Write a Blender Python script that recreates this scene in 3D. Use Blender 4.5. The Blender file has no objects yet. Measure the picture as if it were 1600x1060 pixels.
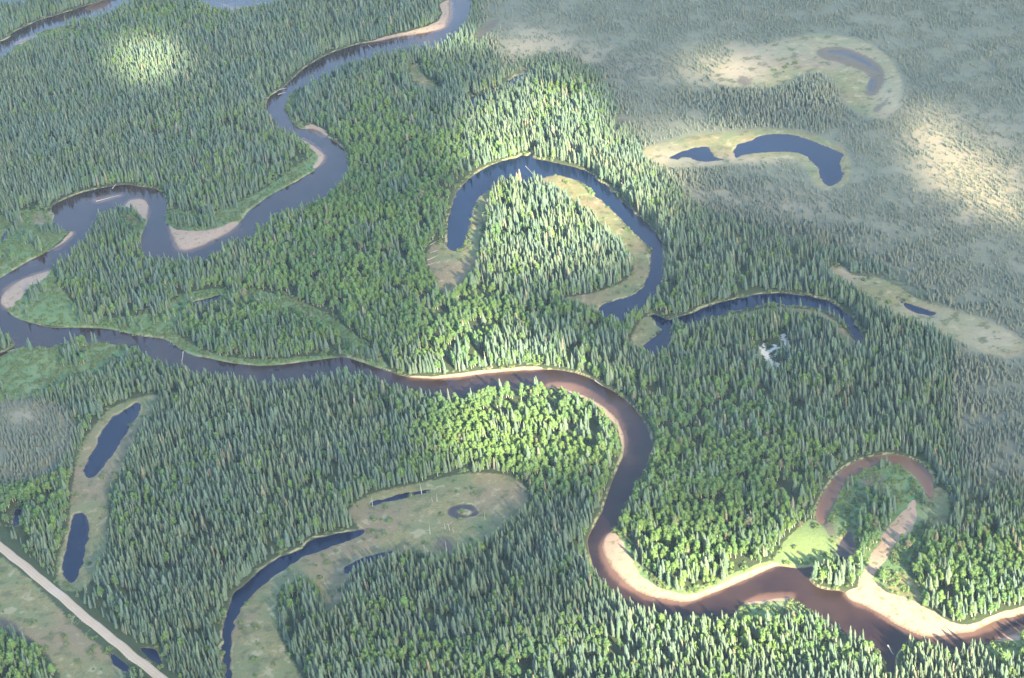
import bpy, math, random
import numpy as np
from mathutils import Matrix, Vector

R = math.radians
rng = np.random.default_rng(7)
random.seed(7)
sc = bpy.context.scene
COL = sc.collection

# ------------------------------------------------------------------ camera
CAM_H = 715.0          # flying height above the flood plain
F_PX = 3300.0          # focal length in photograph pixels (1600 wide)
PITCH = 30.5           # degrees below the horizon
ROLL = -7.0
SUN_EL = 22.0
SUN_AZ = 155.0         # compass style: 0 = +Y, clockwise ; sun is behind and right of the camera
cam_d = bpy.data.cameras.new("Camera")
cam = bpy.data.objects.new("Camera", cam_d)
COL.objects.link(cam)
ROT = Matrix.Rotation(R(90 - PITCH), 4, 'X') @ Matrix.Rotation(R(ROLL), 4, 'Z')
cam.matrix_world = Matrix.Translation((0, 0, CAM_H)) @ ROT
cam_d.sensor_width = 36.0
cam_d.lens = 36.0 * F_PX / 1600.0
cam_d.clip_start = 1.0
cam_d.clip_end = 60000.0
sc.camera = cam

# ------------------------------------------------------------------ world, sun, exposure
world = bpy.data.worlds.new("World")
sc.world = world
world.use_nodes = True
wt = world.node_tree
wt.nodes.clear()
wo = wt.nodes.new('ShaderNodeOutputWorld')
wb = wt.nodes.new('ShaderNodeBackground')
ws = wt.nodes.new('ShaderNodeTexSky')
ws.sky_type = 'NISHITA'
ws.sun_disc = False
ws.sun_elevation = R(SUN_EL)
ws.sun_rotation = R(SUN_AZ)
ws.altitude = 600
ws.air_density = 1.0
ws.dust_density = 0.2
wb.inputs['Strength'].default_value = 0.105
wt.links.new(ws.outputs[0], wb.inputs['Color'])
wt.links.new(wb.outputs[0], wo.inputs['Surface'])

SUNV = Vector((math.sin(R(SUN_AZ)) * math.cos(R(SUN_EL)), math.cos(R(SUN_AZ)) * math.cos(R(SUN_EL)), math.sin(R(SUN_EL))))
sd = bpy.data.lights.new("Sun", 'SUN')
sd.energy = 5.0
sd.angle = R(0.5)
sd.color = (1.0, 0.86, 0.58)
so = bpy.data.objects.new("Sun", sd)
COL.objects.link(so)
so.rotation_euler = SUNV.to_track_quat('Z', 'Y').to_euler()
so.location = (300, -600, 900)

sc.view_settings.view_transform = 'Standard'
sc.view_settings.look = 'None'
sc.view_settings.gamma = 1.0
sc.view_settings.use_curve_mapping = False
sc.view_settings.exposure = 2.82
sc.cycles.max_bounces = 6
sc.cycles.diffuse_bounces = 2
sc.cycles.glossy_bounces = 2
sc.cycles.transmission_bounces = 3
sc.cycles.volume_bounces = 0
sc.cycles.transparent_max_bounces = 12

# ------------------------------------------------------------------ photograph pixels <-> ground points
RM = np.array(ROT.to_3x3())


def to_ground(p, z=0.0):
    p = np.asarray(p, float)
    d = np.stack([(p[:, 0] - 800) / F_PX, -(p[:, 1] - 530) / F_PX, -np.ones(len(p))], 1) @ RM.T
    t = (z - CAM_H) / d[:, 2]
    return np.stack([d[:, 0] * t, d[:, 1] * t], 1)


def to_px(x, y, z=0.0):
    P = np.stack([x, y, np.full_like(x, z) - CAM_H], -1) @ RM
    return 800 + F_PX * P[..., 0] / -P[..., 2], 530 - F_PX * P[..., 1] / -P[..., 2]


def smooth(p, n=4, closed=True):
    p = np.asarray(p, float)
    N = len(p)
    out = []
    for i in range(N if closed else N - 1):
        if closed:
            a, b, c, d = p[(i - 1) % N], p[i], p[(i + 1) % N], p[(i + 2) % N]
        else:
            a, b, c, d = p[max(i - 1, 0)], p[i], p[i + 1], p[min(i + 2, N - 1)]
        for k in range(n):
            t = k / n
            out.append(0.5 * ((2 * b) + (-a + c) * t + (2 * a - 5 * b + 4 * c - d) * t * t + (-a + 3 * b - 3 * c + d) * t ** 3))
    if not closed:
        out.append(p[-1])
    return np.array(out)


def sstep(a, b, x):
    t = np.clip((x - a) / (b - a), 0, 1)
    return t * t * (3 - 2 * t)


def vnoise(x, y, scale, seed=0):
    """smooth value noise, 0..1"""
    r = np.random.default_rng(seed + 1000)
    T = r.random((256, 256))
    X, Y = x / scale + 4096.5, y / scale + 4096.5
    xi, yi = np.floor(X).astype(int), np.floor(Y).astype(int)
    fx, fy = X - xi, Y - yi
    fx, fy = fx * fx * (3 - 2 * fx), fy * fy * (3 - 2 * fy)
    g = lambda i, j: T[i % 256, j % 256]
    return (g(xi, yi) * (1 - fx) + g(xi + 1, yi) * fx) * (1 - fy) + (g(xi, yi + 1) * (1 - fx) + g(xi + 1, yi + 1) * fx) * fy


def fbm(x, y, scale, seed=0, o=3):
    s = 0; a = 1; tot = 0
    for k in range(o):
        s = s + a * vnoise(x, y, scale / 2 ** k, seed + 17 * k); tot += a; a *= 0.55
    return s / tot


# ------------------------------------------------------------------ the plan, traced over the photograph
RIVER = [(702, -30), (702, 5), (702, 22), (696, 38), (686, 45), (660, 51), (620, 57), (598, 62), (560, 68), (530, 77), (510, 85), (475, 105),
 (441, 136), (418, 153), (415, 177), (430, 190), (431, 204), (469, 217), (500, 236), (503, 251), (475, 275), (425, 302), (391, 326), (375, 345),
 (363, 357), (340, 371), (300, 388), (282, 388), (272, 372), (265, 353), (261, 338), (262, 325), (257, 304), (243, 294), (226, 291), (198, 287),
 (179, 289), (151, 294), (121, 302), (94, 313), (81, 320), (78, 327), (83, 335), (81, 345), (83, 355), (94, 361), (111, 361), (112, 366),
 (102, 376), (83, 387), (60, 399), (38, 410), (0, 433), (-30, 455), (-50, 490), (-35, 515), (0, 521), (15, 530), (21, 538), (10, 546), (-8, 553), (-8, 560), (12, 552), (32, 543), (71, 545),
 (105, 538), (156, 536), (206, 545), (240, 562), (290, 585), (350, 600), (420, 606), (500, 598), (560, 592), (600, 604), (650, 620), (700, 628), (740, 624),
 (780, 613), (815, 607), (850, 604), (885, 608), (921, 622), (950, 641), (966, 662), (973, 685), (972, 707), (966, 724), (951, 758), (938, 798),
 (918, 836), (917, 856), (925, 885), (940, 912), (965, 940), (1010, 962), (1060, 976), (1120, 974), (1150, 958), (1165, 942), (1200, 937),
 (1232, 933), (1242, 941), (1262, 953), (1290, 970), (1320, 990), (1356, 1004), (1377, 1026), (1386, 1058), (1400, 1058), (1402, 1028), (1420, 1008),
 (1470, 1023), (1520, 1018), (1560, 1000), (1600, 985), (1680, 960), (1780, 950), (1900, 990), (2060, 1010), (2060, 975), (1900, 950), (1780, 912), (1680, 925), (1600, 956), (1553, 969), (1519, 984),
 (1468, 991), (1434, 989), (1400, 972), (1366, 951), (1328, 934), (1318, 922), (1284, 917), (1267, 904), (1277, 895), (1305, 880), (1303, 873),
 (1281, 880), (1250, 885), (1213, 883), (1179, 897), (1145, 911), (1097, 931), (1070, 938), (1040, 934), (1012, 928), (982, 911), (955, 883),
 (943, 856), (948, 838), (965, 822), (982, 785), (1005, 744), (1019, 705), (1021, 690), (1012, 665), (992, 635), (968, 615), (944, 601), (927, 591), (887, 578),
 (836, 576), (768, 581), (700, 589), (642, 588), (595, 574), (547, 558), (526, 557), (493, 561), (425, 569), (374, 567), (323, 557), (298, 552),
 (268, 533), (253, 527), (225, 524), (188, 516), (165, 512), (122, 510), (83, 510), (47, 502), (24, 494), (11, 482), (2, 469), (9, 455), (28, 440),
 (49, 431), (83, 420), (108, 405), (125, 388), (142, 362), (160, 340), (175, 330), (194, 321), (203, 313), (217, 310), (226, 314), (230, 323),
 (229, 340), (224, 355), (219, 372), (223, 398), (250, 413), (290, 416), (330, 408), (360, 390), (390, 375), (420, 350), (480, 326), (510, 310),
 (535, 288), (545, 262), (541, 238), (530, 224), (510, 211), (489, 201), (469, 199), (452, 183), (447, 166), (455, 149), (475, 137), (500, 129),
 (530, 112), (570, 101), (620, 90), (655, 82), (690, 70), (715, 54), (731, 30), (736, 5), (736, -30)]
RIVER_TL = [(-60, 85), (0, 64), (15, 57), (18, 51), (60, 31), (90, 22), (127, 10), (158, 0), (200, -25), (240, -25), (205, 5), (170, 27), (135, 34),
 (95, 42), (64, 51), (55, 57), (30, 67), (22, 78), (0, 98), (-60, 125)]
RIVER_TC = [(290, -30), (306, 0), (319, 12), (357, 22), (408, 20), (452, 2), (480, -30)]
POND_TL = [(-40, -30), (-40, 14), (20, 10), (45, 2), (50, -30)]
OXBOW = [(696, 384), (697, 350), (702, 333), (711, 301), (729, 281), (747, 268), (772, 254), (808, 244), (814, 240), (824, 242), (833, 235),
 (837, 246), (860, 251), (899, 260), (921, 268), (948, 289), (982, 321), (1012, 348), (1030, 368), (1038, 392), (1036, 425), (1030, 450), (1005, 482),
 (965, 505), (938, 500), (931, 487), (946, 473), (980, 463), (1003, 446), (1014, 420), (1015, 397), (1006, 380), (982, 357), (959, 333), (932, 308),
 (912, 288), (895, 280), (864, 274), (836, 284), (803, 292), (776, 294), (755, 303), (743, 320), (739, 333), (735, 352), (731, 368), (719, 391), (706, 392)]
OXBOW2 = [(1016, 491), (1030, 491), (1046, 497), (1080, 487), (1104, 477), (1152, 464), (1196, 457), (1226, 456), (1271, 462), (1305, 473), (1332, 494),
 (1345, 516), (1350, 538), (1339, 541), (1330, 518), (1309, 496), (1276, 482), (1226, 477), (1196, 478), (1155, 485), (1111, 497), (1072, 507), (1050, 510), (1050, 530),
 (1040, 556), (1013, 560), (1000, 548), (1010, 533), (1031, 516), (1023, 504)]
LAKE3 = [(1153, 223), (1173, 218), (1187, 211), (1216, 208), (1245, 211), (1272, 220), (1299, 231), (1320, 241), (1315, 247), (1314, 256), (1319, 272),
 (1311, 283), (1295, 290), (1283, 281), (1275, 261), (1261, 246), (1243, 238), (1205, 237), (1171, 240), (1150, 247), (1145, 238), (1148, 227)]
LAKE3B = [(1045, 245), (1065, 236), (1086, 229), (1106, 228), (1110, 238), (1120, 245), (1130, 249), (1101, 251), (1070, 246), (1058, 250)]
POND_A = [(210, 629), (222, 636), (204, 666), (184, 700), (162, 730), (146, 746), (131, 743), (132, 725), (150, 690), (167, 657), (189, 642)]
POND_B = [(119, 801), (132, 799), (139, 812), (139, 835), (133, 866), (122, 902), (110, 911), (99, 901), (95, 881), (105, 838), (111, 811)]
OXBOW4 = [(571, 829), (564, 825), (530, 831), (500, 837), (482, 844), (462, 859), (431, 870), (404, 890), (378, 912), (360, 931), (350, 958), (346, 989),
 (346, 1033), (355, 1070), (365, 1130), (380, 1130), (366, 1070), (362, 1006), (370, 965), (394, 931), (435, 897), (476, 870), (530, 850), (557, 840)]
POND_C = [(578, 783), (615, 773), (638, 768), (672, 764), (676, 767), (642, 775), (612, 783), (581, 790)]
POND_D = [(538, 886), (560, 872), (582, 865), (606, 859), (616, 862), (592, 874), (564, 887), (542, 896)]
POND_E = [(287, 484), (302, 471), (340, 460), (345, 464), (333, 471), (299, 484)]
POND_F = [(734, 152), (760, 144), (786, 133), (800, 121), (818, 115), (824, 121), (800, 136), (775, 152), (750, 166), (738, 164)]
POND_G = [(643, 131), (652, 130), (664, 141), (655, 146), (645, 140)]
POND_H = [(1403, 468), (1427, 474), (1461, 487), (1451, 492), (1420, 484)]
MARSHPOND = [(1290, 80), (1312, 77), (1343, 87), (1366, 101), (1372, 112), (1345, 97), (1314, 86)]
MARSHPOND2 = [(1357, 127), (1364, 121), (1368, 130), (1362, 142), (1356, 140)]
ROADPOND1 = [(110, 960), (129, 969), (145, 988), (129, 985), (113, 971)]
ROADPOND2 = [(172, 1016), (187, 1021), (209, 1041), (202, 1052), (176, 1040)]
ROADPOND3 = [(218, 1012), (237, 1011), (249, 1020), (256, 1042), (239, 1035), (222, 1022)]
POND_I = [(20, 800), (28, 793), (35, 800), (30, 818), (20, 820)]
POND_J = [(0, 378), (2, 366), (14, 355), (18, 360), (10, 372)]
MUDARC = [(1275, 808), (1281, 781), (1298, 753), (1323, 728), (1360, 713), (1389, 710), (1417, 713), (1443, 728), (1457, 747), (1456, 775), (1449, 776),
 (1440, 757), (1423, 737), (1404, 727), (1379, 725), (1351, 735), (1332, 743), (1317, 760), (1304, 783), (1292, 809), (1284, 819)]
MUDPOOL = [(1310, 876), (1308, 855), (1318, 838), (1330, 830), (1336, 850), (1334, 872), (1320, 882)]
RINGPOND_C, RINGPOND_R = (723, 798), (23, 10)
ringp = [(723 + 23 * math.cos(a) * (1 + .08 * math.sin(3 * a)), 798 + 10.5 * math.sin(a)) for a in np.linspace(0, 2 * math.pi, 22)[:-1]]
ringi = [(725 + 13 * math.cos(a), 799 + 4.8 * math.sin(a + .2)) for a in np.linspace(0, 2 * math.pi, 14)[:-1]]

# name, outline, (r,g,b) of the deep water, tint of the shallows, label
BODIES = [
 ('river', RIVER, 'river'), ('river', RIVER_TL, 'river'), ('river', RIVER_TC, 'river'),
 ('oxbow_lake', OXBOW, 'lake'), ('oxbow_lake', OXBOW2, 'lake'), ('lake', LAKE3, 'lake'), ('lake', LAKE3B, 'lake'),
 ('pond', POND_A, 'lake'), ('pond', POND_B, 'lake'), ('oxbow_lake', OXBOW4, 'lake'), ('pond', POND_C, 'lake'), ('pond', POND_D, 'lake'),
 ('pond', POND_E, 'lake'), ('pond', POND_F, 'lake'), ('pond', POND_G, 'lake'), ('pond', POND_H, 'lake'), ('pond', MARSHPOND, 'mud'), ('pond', MARSHPOND2, 'mud'),
 ('pond', ROADPOND1, 'lake'), ('pond', ROADPOND2, 'lake'), ('pond', ROADPOND3, 'lake'), ('pond', POND_I, 'lake'), ('pond', POND_J, 'lake'),
 ('pond', POND_TL, 'lake'), ('mud_water', MUDARC, 'brown'), ('pond', MUDPOOL, 'mud'), ('pond', ringp, 'mud')]

SAND = [
 [(946, 838), (962, 832), (973, 850), (988, 880), (1006, 903), (1030, 918), (1060, 928), (1085, 932), (1070, 944), (1040, 941), (1005, 932), (975, 914), (948, 886), (936, 856)],
 [(1318, 928), (1345, 916), (1362, 905), (1385, 925), (1415, 935), (1445, 948), (1480, 970), (1515, 976), (1560, 958), (1610, 945), (1680, 918), (1680, 935), (1600, 962), (1519, 992), (1468, 998), (1434, 996), (1400, 980), (1366, 958)],
 [(1430, 781), (1421, 789), (1408, 804), (1386, 830), (1366, 862), (1352, 889), (1338, 914), (1350, 925), (1366, 902), (1385, 874), (1404, 849), (1426, 825), (1433, 806)],
 [(1160, 944), (1190, 929), (1234, 925), (1238, 934), (1205, 942)],
 [(1556, 1002), (1575, 985), (1610, 972), (1680, 950), (1680, 970), (1600, 998)],
 [(855, 600), (890, 598), (925, 612), (962, 640), (979, 680), (977, 712), (969, 684), (950, 650), (918, 628), (880, 612)],
 [(0, 470), (5, 452), (28, 437), (50, 428), (78, 420), (74, 432), (52, 448), (32, 468), (12, 484)],
 [(190, 322), (203, 311), (217, 307), (232, 316), (232, 342), (214, 334), (203, 326)],
 [(262, 352), (274, 358), (300, 362), (335, 358), (372, 346), (366, 360), (340, 375), (300, 392), (278, 391), (268, 372)],
 [(470, 216), (490, 223), (503, 236), (507, 252), (490, 262), (496, 244)],
 [(688, 8), (705, 0), (706, 24), (699, 41), (680, 50), (640, 58), (598, 66), (560, 72), (600, 58), (645, 48), (675, 38), (690, 25)],
 [(476, 198), (492, 196), (512, 208), (506, 214), (488, 205)],
 [(133, 13), (150, 4), (174, -2), (172, 8), (150, 16)],
 [(20, 68), (38, 59), (57, 54), (54, 60), (30, 70)],
 [(346, 4), (362, 8), (388, 10), (404, 4), (412, 12), (388, 18), (358, 17)],
 [(640, 588), (700, 586), (768, 577), (836, 573), (840, 578), (768, 584), (700, 592), (642, 592)],
 [(1070, 932), (1097, 925), (1145, 905), (1179, 891), (1213, 878), (1216, 885), (1179, 901), (1145, 915), (1097, 935), (1072, 941)],
 [(148, 310), (165, 306), (190, 301), (188, 306), (165, 313), (152, 316)],
 [(83, 388), (98, 376), (110, 362), (116, 364), (106, 378), (90, 390)],
]
BARE = [  # pale scars: strokes along their middle, half width in metres
 ([(1186, 545), (1193, 552), (1199, 560), (1206, 568)], 2.6), ([(1193, 539), (1195, 548)], 1.8), ([(1176, 557), (1190, 555)], 1.0), ([(1199, 553), (1211, 545), (1222, 546)], 2.0),
 ([(1205, 535), (1211, 543)], 1.3), ([(1223, 523), (1226, 534), (1232, 542), (1240, 549)], 2.1), ([(1200, 568), (1208, 574), (1217, 570)], 3.6), ([(1216, 550), (1210, 557)], 1.2), ([(1231, 538), (1240, 536)], .8)]
MARSH = [
 [(1005, 237), (1040, 222), (1100, 210), (1160, 205), (1200, 202), (1260, 208), (1312, 228), (1330, 255), (1324, 285), (1298, 299), (1273, 290), (1262, 268), (1240, 250), (1200, 249), (1140, 258), (1080, 264), (1030, 259)],
 [(1112, 122), (1141, 102), (1168, 85), (1203, 71), (1244, 59), (1286, 54), (1327, 60), (1368, 75), (1399, 105), (1409, 133), (1405, 160), (1389, 184), (1358, 184), (1323, 164), (1312, 143), (1298, 122), (1277, 116), (1253, 120), (1224, 137), (1182, 141), (1141, 139)],
 [(1298, 418), (1318, 418), (1332, 430), (1372, 435), (1410, 452), (1430, 466), (1485, 484), (1553, 508), (1590, 530), (1602, 547), (1580, 561), (1546, 556), (1502, 536), (1451, 516), (1406, 501), (1376, 481), (1349, 457), (1305, 437)],
 [(545, 800), (575, 774), (620, 763), (680, 750), (740, 740), (800, 746), (824, 770), (820, 800), (782, 834), (740, 856), (690, 874), (640, 862), (600, 878), (565, 892), (544, 912), (532, 944), (522, 968), (508, 962), (500, 925),
  (480, 908), (450, 915), (434, 935), (436, 985), (450, 1025), (475, 1065), (490, 1130), (370, 1130), (356, 1060), (358, 1010), (368, 965), (392, 928), (433, 893), (478, 866), (530, 845), (560, 828)],
 [(946, 473), (980, 463), (1005, 445), (1015, 420), (1015, 397), (1006, 380), (980, 355), (955, 328), (920, 298), (895, 279), (860, 268), (846, 290), (876, 306), (906, 326), (940, 352), (966, 378), (988, 402), (986, 430), (960, 448), (920, 460), (882, 467), (905, 482), (932, 490)],
 [(692, 380), (719, 394), (733, 368), (740, 330), (752, 298), (778, 280), (800, 277), (785, 292), (768, 306), (756, 340), (750, 380), (742, 420), (722, 452), (696, 462), (682, 440), (666, 408), (676, 382)],
 [(1000, 503), (1014, 494), (1024, 503), (1033, 514), (1012, 530), (1001, 548), (984, 535)],
 [(196, 628), (215, 622), (247, 618), (240, 645), (216, 680), (190, 735), (172, 765), (170, 820), (165, 865), (146, 905), (122, 925), (95, 920), (88, 885), (104, 830), (110, 785), (116, 740), (128, 695), (165, 645)],
 [(-20, 868), (50, 910), (120, 980), (165, 1020), (195, 1070), (110, 1110), (90, 1050), (60, 1010), (20, 985), (-20, 975)],
 [(1345, 545), (1328, 524), (1306, 501), (1274, 486), (1226, 481), (1196, 482), (1155, 489), (1111, 501), (1072, 510), (1074, 518), (1112, 510), (1156, 500), (1200, 493), (1226, 492), (1272, 497), (1298, 510), (1318, 530), (1332, 552)],
 [(50, 335), (65, 329), (82, 332), (82, 344), (66, 352), (50, 347)],
 [(1452, 770), (1468, 762), (1482, 775), (1483, 805), (1474, 826), (1455, 822), (1448, 800)],

 [(640, 110), (652, 100), (668, 125), (690, 140), (680, 150), (655, 140)],
 [(1388, 905), (1400, 895), (1425, 905), (1440, 930), (1430, 945), (1400, 932), (1384, 918)],
]
MEADOW = [
 [(8, 482), (50, 432), (78, 421), (95, 450), (120, 478), (160, 495), (200, 497), (245, 485), (290, 460), (350, 452), (430, 460), (500, 486), (560, 528), (605, 574), (545, 562), (532, 524), (482, 498), (420, 487), (350, 482), (300, 490),
  (276, 502), (280, 525), (320, 548), (370, 560), (440, 562), (500, 556), (540, 562), (425, 573), (300, 556), (250, 530), (170, 516), (60, 506)],
 [(-20, 562), (35, 543), (100, 537), (160, 536), (210, 545), (190, 562), (150, 592), (100, 606), (60, 618), (-20, 626)],
 [(-20, 345), (15, 340), (40, 328), (82, 340), (104, 364), (60, 400), (-20, 438)],
 [(262, 352), (268, 328), (320, 336), (385, 312), (425, 288), (465, 260), (490, 240), (470, 222), (503, 236), (506, 252), (475, 278), (425, 306), (391, 330), (363, 356), (320, 364)],
 [(447, 166), (455, 149), (475, 135), (480, 142), (462, 160), (466, 188), (480, 200), (462, 198)],
 [(1268, 812), (1288, 822), (1300, 848), (1308, 874), (1281, 884), (1212, 887), (1218, 858), (1248, 825)],
 [(1290, 812), (1300, 780), (1317, 758), (1351, 733), (1385, 724), (1425, 735), (1448, 765), (1452, 800), (1440, 840), (1420, 880), (1405, 930), (1370, 910), (1345, 915), (1340, 890), (1336, 840), (1310, 880), (1298, 850)],
 [(1160, 946), (1200, 940), (1240, 934), (1262, 950), (1262, 962), (1200, 972), (1150, 968)],
 [(970, 640), (990, 650), (975, 712), (968, 680), (950, 645), (900, 618), (910, 612)],
 [(965, 832), (985, 855), (1010, 895), (1050, 915), (1090, 918), (1150, 895), (1200, 878), (1212, 886), (1150, 915), (1090, 938), (1030, 925), (985, 885)],
 [(1400, 850), (1430, 838), (1420, 880), (1425, 930), (1445, 955), (1410, 935), (1398, 900)],
 [(40, 60), (70, 48), (105, 45), (140, 55), (110, 70), (60, 82), (20, 90), (20, 78)],
 [(1520, 1020), (1570, 1000), (1620, 990), (1620, 1015), (1570, 1030), (1530, 1035)],
 [(112, 318), (125, 311), (140, 312), (138, 322), (122, 327), (111, 325)],
 [(360, 2), (385, 0), (402, 3), (386, 9), (364, 8)],
 [(1203, 112), (1224, 103), (1244, 99), (1246, 104), (1226, 114), (1206, 117)],
 [(175, 330), (200, 316), (215, 330), (230, 342), (222, 362), (212, 362), (200, 345), (182, 338)],
]
MUD = [
 [(1275, 78), (1310, 72), (1345, 82), (1378, 102), (1384, 128), (1370, 150), (1350, 148), (1356, 120), (1316, 102), (1280, 92)],
 [(1150, 124), (1162, 119), (1174, 124), (1176, 132), (1164, 137), (1152, 132)],
 [(1190, 100), (1198, 98), (1201, 103), (1193, 106)], [(1236, 86), (1242, 82), (1249, 86), (1245, 92), (1237, 91)],
 [(744, 60), (752, 45), (770, 32), (782, 30), (776, 42), (758, 55), (748, 68)],
 [(963, 190), (975, 186), (988, 188), (984, 193), (968, 195)],
 [(1362, 172), (1380, 158), (1392, 150), (1388, 162), (1370, 178)],
 [(-20, 985), (20, 990), (60, 1015), (85, 1045), (60, 1015), (30, 975), (-20, 960)],
 [(680, 842), (700, 838), (712, 850), (706, 866), (690, 868), (678, 858)],
 [(1340, 752), (1360, 738), (1382, 742), (1386, 760), (1370, 765), (1352, 768)],
 [(1310, 880), (1305, 850), (1318, 830), (1330, 820), (1340, 850), (1334, 880)],
 [(1281, 820), (1290, 810), (1300, 790), (1310, 840), (1300, 845)],
]
TREE_ISLANDS = [  # stands that grow inside the clearings
 [(1345, 905), (1335, 870), (1338, 830), (1352, 800), (1366, 780), (1392, 782), (1398, 800), (1383, 830), (1364, 865), (1352, 895)],
 [(1290, 908), (1275, 900), (1300, 885), (1330, 885), (1345, 905), (1320, 915)],
]
ROAD = [(-480, 480), (-300, 610), (-120, 755), (-60, 806), (0, 855), (41, 888), (90, 929), (135, 967), (177, 1001), (215, 1033), (253, 1063), (330, 1125), (420, 1200), (560, 1340)]
BOG = [(800, -260), (770, -150), (745, 40), (790, 110), (850, 95), (930, 118), (958, 165), (985, 215), (1045, 290), (1090, 330), (1180, 365), (1290, 395), (1400, 440), (1480, 520),
 (1480, 640), (1500, 720), (1560, 760), (2060, 800), (2060, -260)]
BOGL = [(-400, 620), (40, 625), (105, 640), (120, 690), (95, 730), (30, 760), (-400, 790)]

# ------------------------------------------------------------------ raster of the plan in world metres
corn = to_ground([(-400, -210), (2000, -210), (2000, 1330), (-400, 1330)])
X0, X1 = corn[:, 0].min(), corn[:, 0].max()
Y0, Y1 = corn[:, 1].min(), corn[:, 1].max()
CELL = 1.6
NX, NY = int((X1 - X0) / CELL) + 1, int((Y1 - Y0) / CELL) + 1
gx = X0 + CELL * np.arange(NX)
gy = Y0 + CELL * np.arange(NY)
GX, GY = np.meshgrid(gx, gy)            # [row y, col x]
print('GRID', NX, NY, X0, X1, Y0, Y1)


def sdf(poly, margin=12.0, closed=True, n=4):
    """signed distance in metres (positive inside) to an outline given in photograph pixels"""
    w = to_ground(smooth(poly, n, closed))
    D = np.full((NY, NX), margin, np.float32)
    inside = np.zeros((NY, NX), bool)
    N = len(w)
    for i in range(N if closed else N - 1):
        ax, ay = w[i]; bx, by = w[(i + 1) % N]
        i0 = max(0, int((min(ax, bx) - margin - X0) / CELL)); i1 = min(NX, int((max(ax, bx) + margin - X0) / CELL) + 2)
        j0 = max(0, int((min(ay, by) - margin - Y0) / CELL)); j1 = min(NY, int((max(ay, by) + margin - Y0) / CELL) + 2)
        if i1 > i0 and j1 > j0:
            px, py = GX[j0:j1, i0:i1] - ax, GY[j0:j1, i0:i1] - ay
            vx, vy = bx - ax, by - ay
            t = np.clip((px * vx + py * vy) / (vx * vx + vy * vy + 1e-9), 0, 1)
            d = np.hypot(px - t * vx, py - t * vy)
            D[j0:j1, i0:i1] = np.minimum(D[j0:j1, i0:i1], d)
        if closed and ay != by:
            lo, hi = min(ay, by), max(ay, by)
            r0 = max(0, int(math.ceil((lo - Y0) / CELL))); r1 = min(NY, int(math.ceil((hi - Y0) / CELL)))
            for r in range(r0, r1):
                yy = Y0 + r * CELL
                xc = ax + (yy - ay) / (by - ay) * (bx - ax)
                c = max(0, min(NX, int(math.ceil((xc - X0) / CELL))))
                inside[r, c:] ^= True
    return np.where(inside, D, -D) if closed else D


def union(polys, margin=12.0, n=4):
    out = np.full((NY, NX), -margin, np.float32)
    for p in polys:
        out = np.maximum(out, sdf(p, margin, True, n))
    return out


body_sdf = []
for nm, poly, kind in BODIES:
    s = sdf(poly, 12.0)
    if poly is ringp:
        s = np.minimum(s, -sdf(ringi, 12.0))
    amp = {'lake': 3.6, 'river': 1.3, 'brown': .5, 'mud': 3.0}[kind]
    if poly is ringp:
        amp = 3.2
    if poly is LAKE3B:
        amp = 6.0
    if kind in ('lake', 'river'):
        s = s - .9
    s = s + amp * (fbm(GX, GY, 6, 95, 3) - .5)
    body_sdf.append(s)
wat = np.max(np.stack(body_sdf), 0)
sand = union(SAND); sand = sand + 3.2 * (fbm(GX, GY, 7, 97, 3) - .5); bare = np.max(np.stack([hw * .75 - sdf(p, 12.0, False) for p, hw in BARE]), 0); marsh = union(MARSH); meadow = union(MEADOW); mud = union(MUD); isl = union(TREE_ISLANDS)
road = sdf(ROAD, 14.0, False)
PU, PV = to_px(GX, GY)


def px_field(poly, feather):
    """soft mask of a pixel outline over all of the grid, feather in pixels"""
    us, vs = np.arange(-400, 2100, 20.0), np.arange(-400, 1500, 20.0)
    U, V = np.meshgrid(us, vs)
    w = smooth(poly, 3)
    D = np.full(U.shape, 1e9); ins = np.zeros(U.shape, bool)
    for i in range(len(w)):
        a, b = w[i], w[(i + 1) % len(w)]
        v = b - a
        t = np.clip(((U - a[0]) * v[0] + (V - a[1]) * v[1]) / (v @ v + 1e-9), 0, 1)
        D = np.minimum(D, np.hypot(U - a[0] - t * v[0], V - a[1] - t * v[1]))
        c = ((a[1] > V) != (b[1] > V))
        with np.errstate(divide='ignore', invalid='ignore'):
            xc = (b[0] - a[0]) * (V - a[1]) / (b[1] - a[1] + 1e-12) + a[0]
        ins ^= c & (U < xc)
    S = np.where(ins, D, -D)

    def f(u, v):
        i = np.clip((u + 400) / 20, 0, len(us) - 2.001); j = np.clip((v + 400) / 20, 0, len(vs) - 2.001)
        a, b = i.astype(int), j.astype(int); fi, fj = i - a, j - b
        return ((S[b, a] * (1 - fi) + S[b, a + 1] * fi) * (1 - fj) + (S[b + 1, a] * (1 - fi) + S[b + 1, a + 1] * fi) * fj) / feather
    return f


bog_f, bogl_f = px_field(BOG, 70.0), px_field(BOGL, 30.0)


def bogness(u, v):
    return np.clip(np.maximum(0.5 + 0.5 * bog_f(u, v), 0.5 + 0.5 * bogl_f(u, v)), 0, 1)


def gauss(u, v, lst):
    s = 0
    for cx, cy, sx, sy, a in lst:
        s = s + a * np.exp(-0.5 * (((u - cx) / sx) ** 2 + ((v - cy) / sy) ** 2))
    return s


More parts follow.
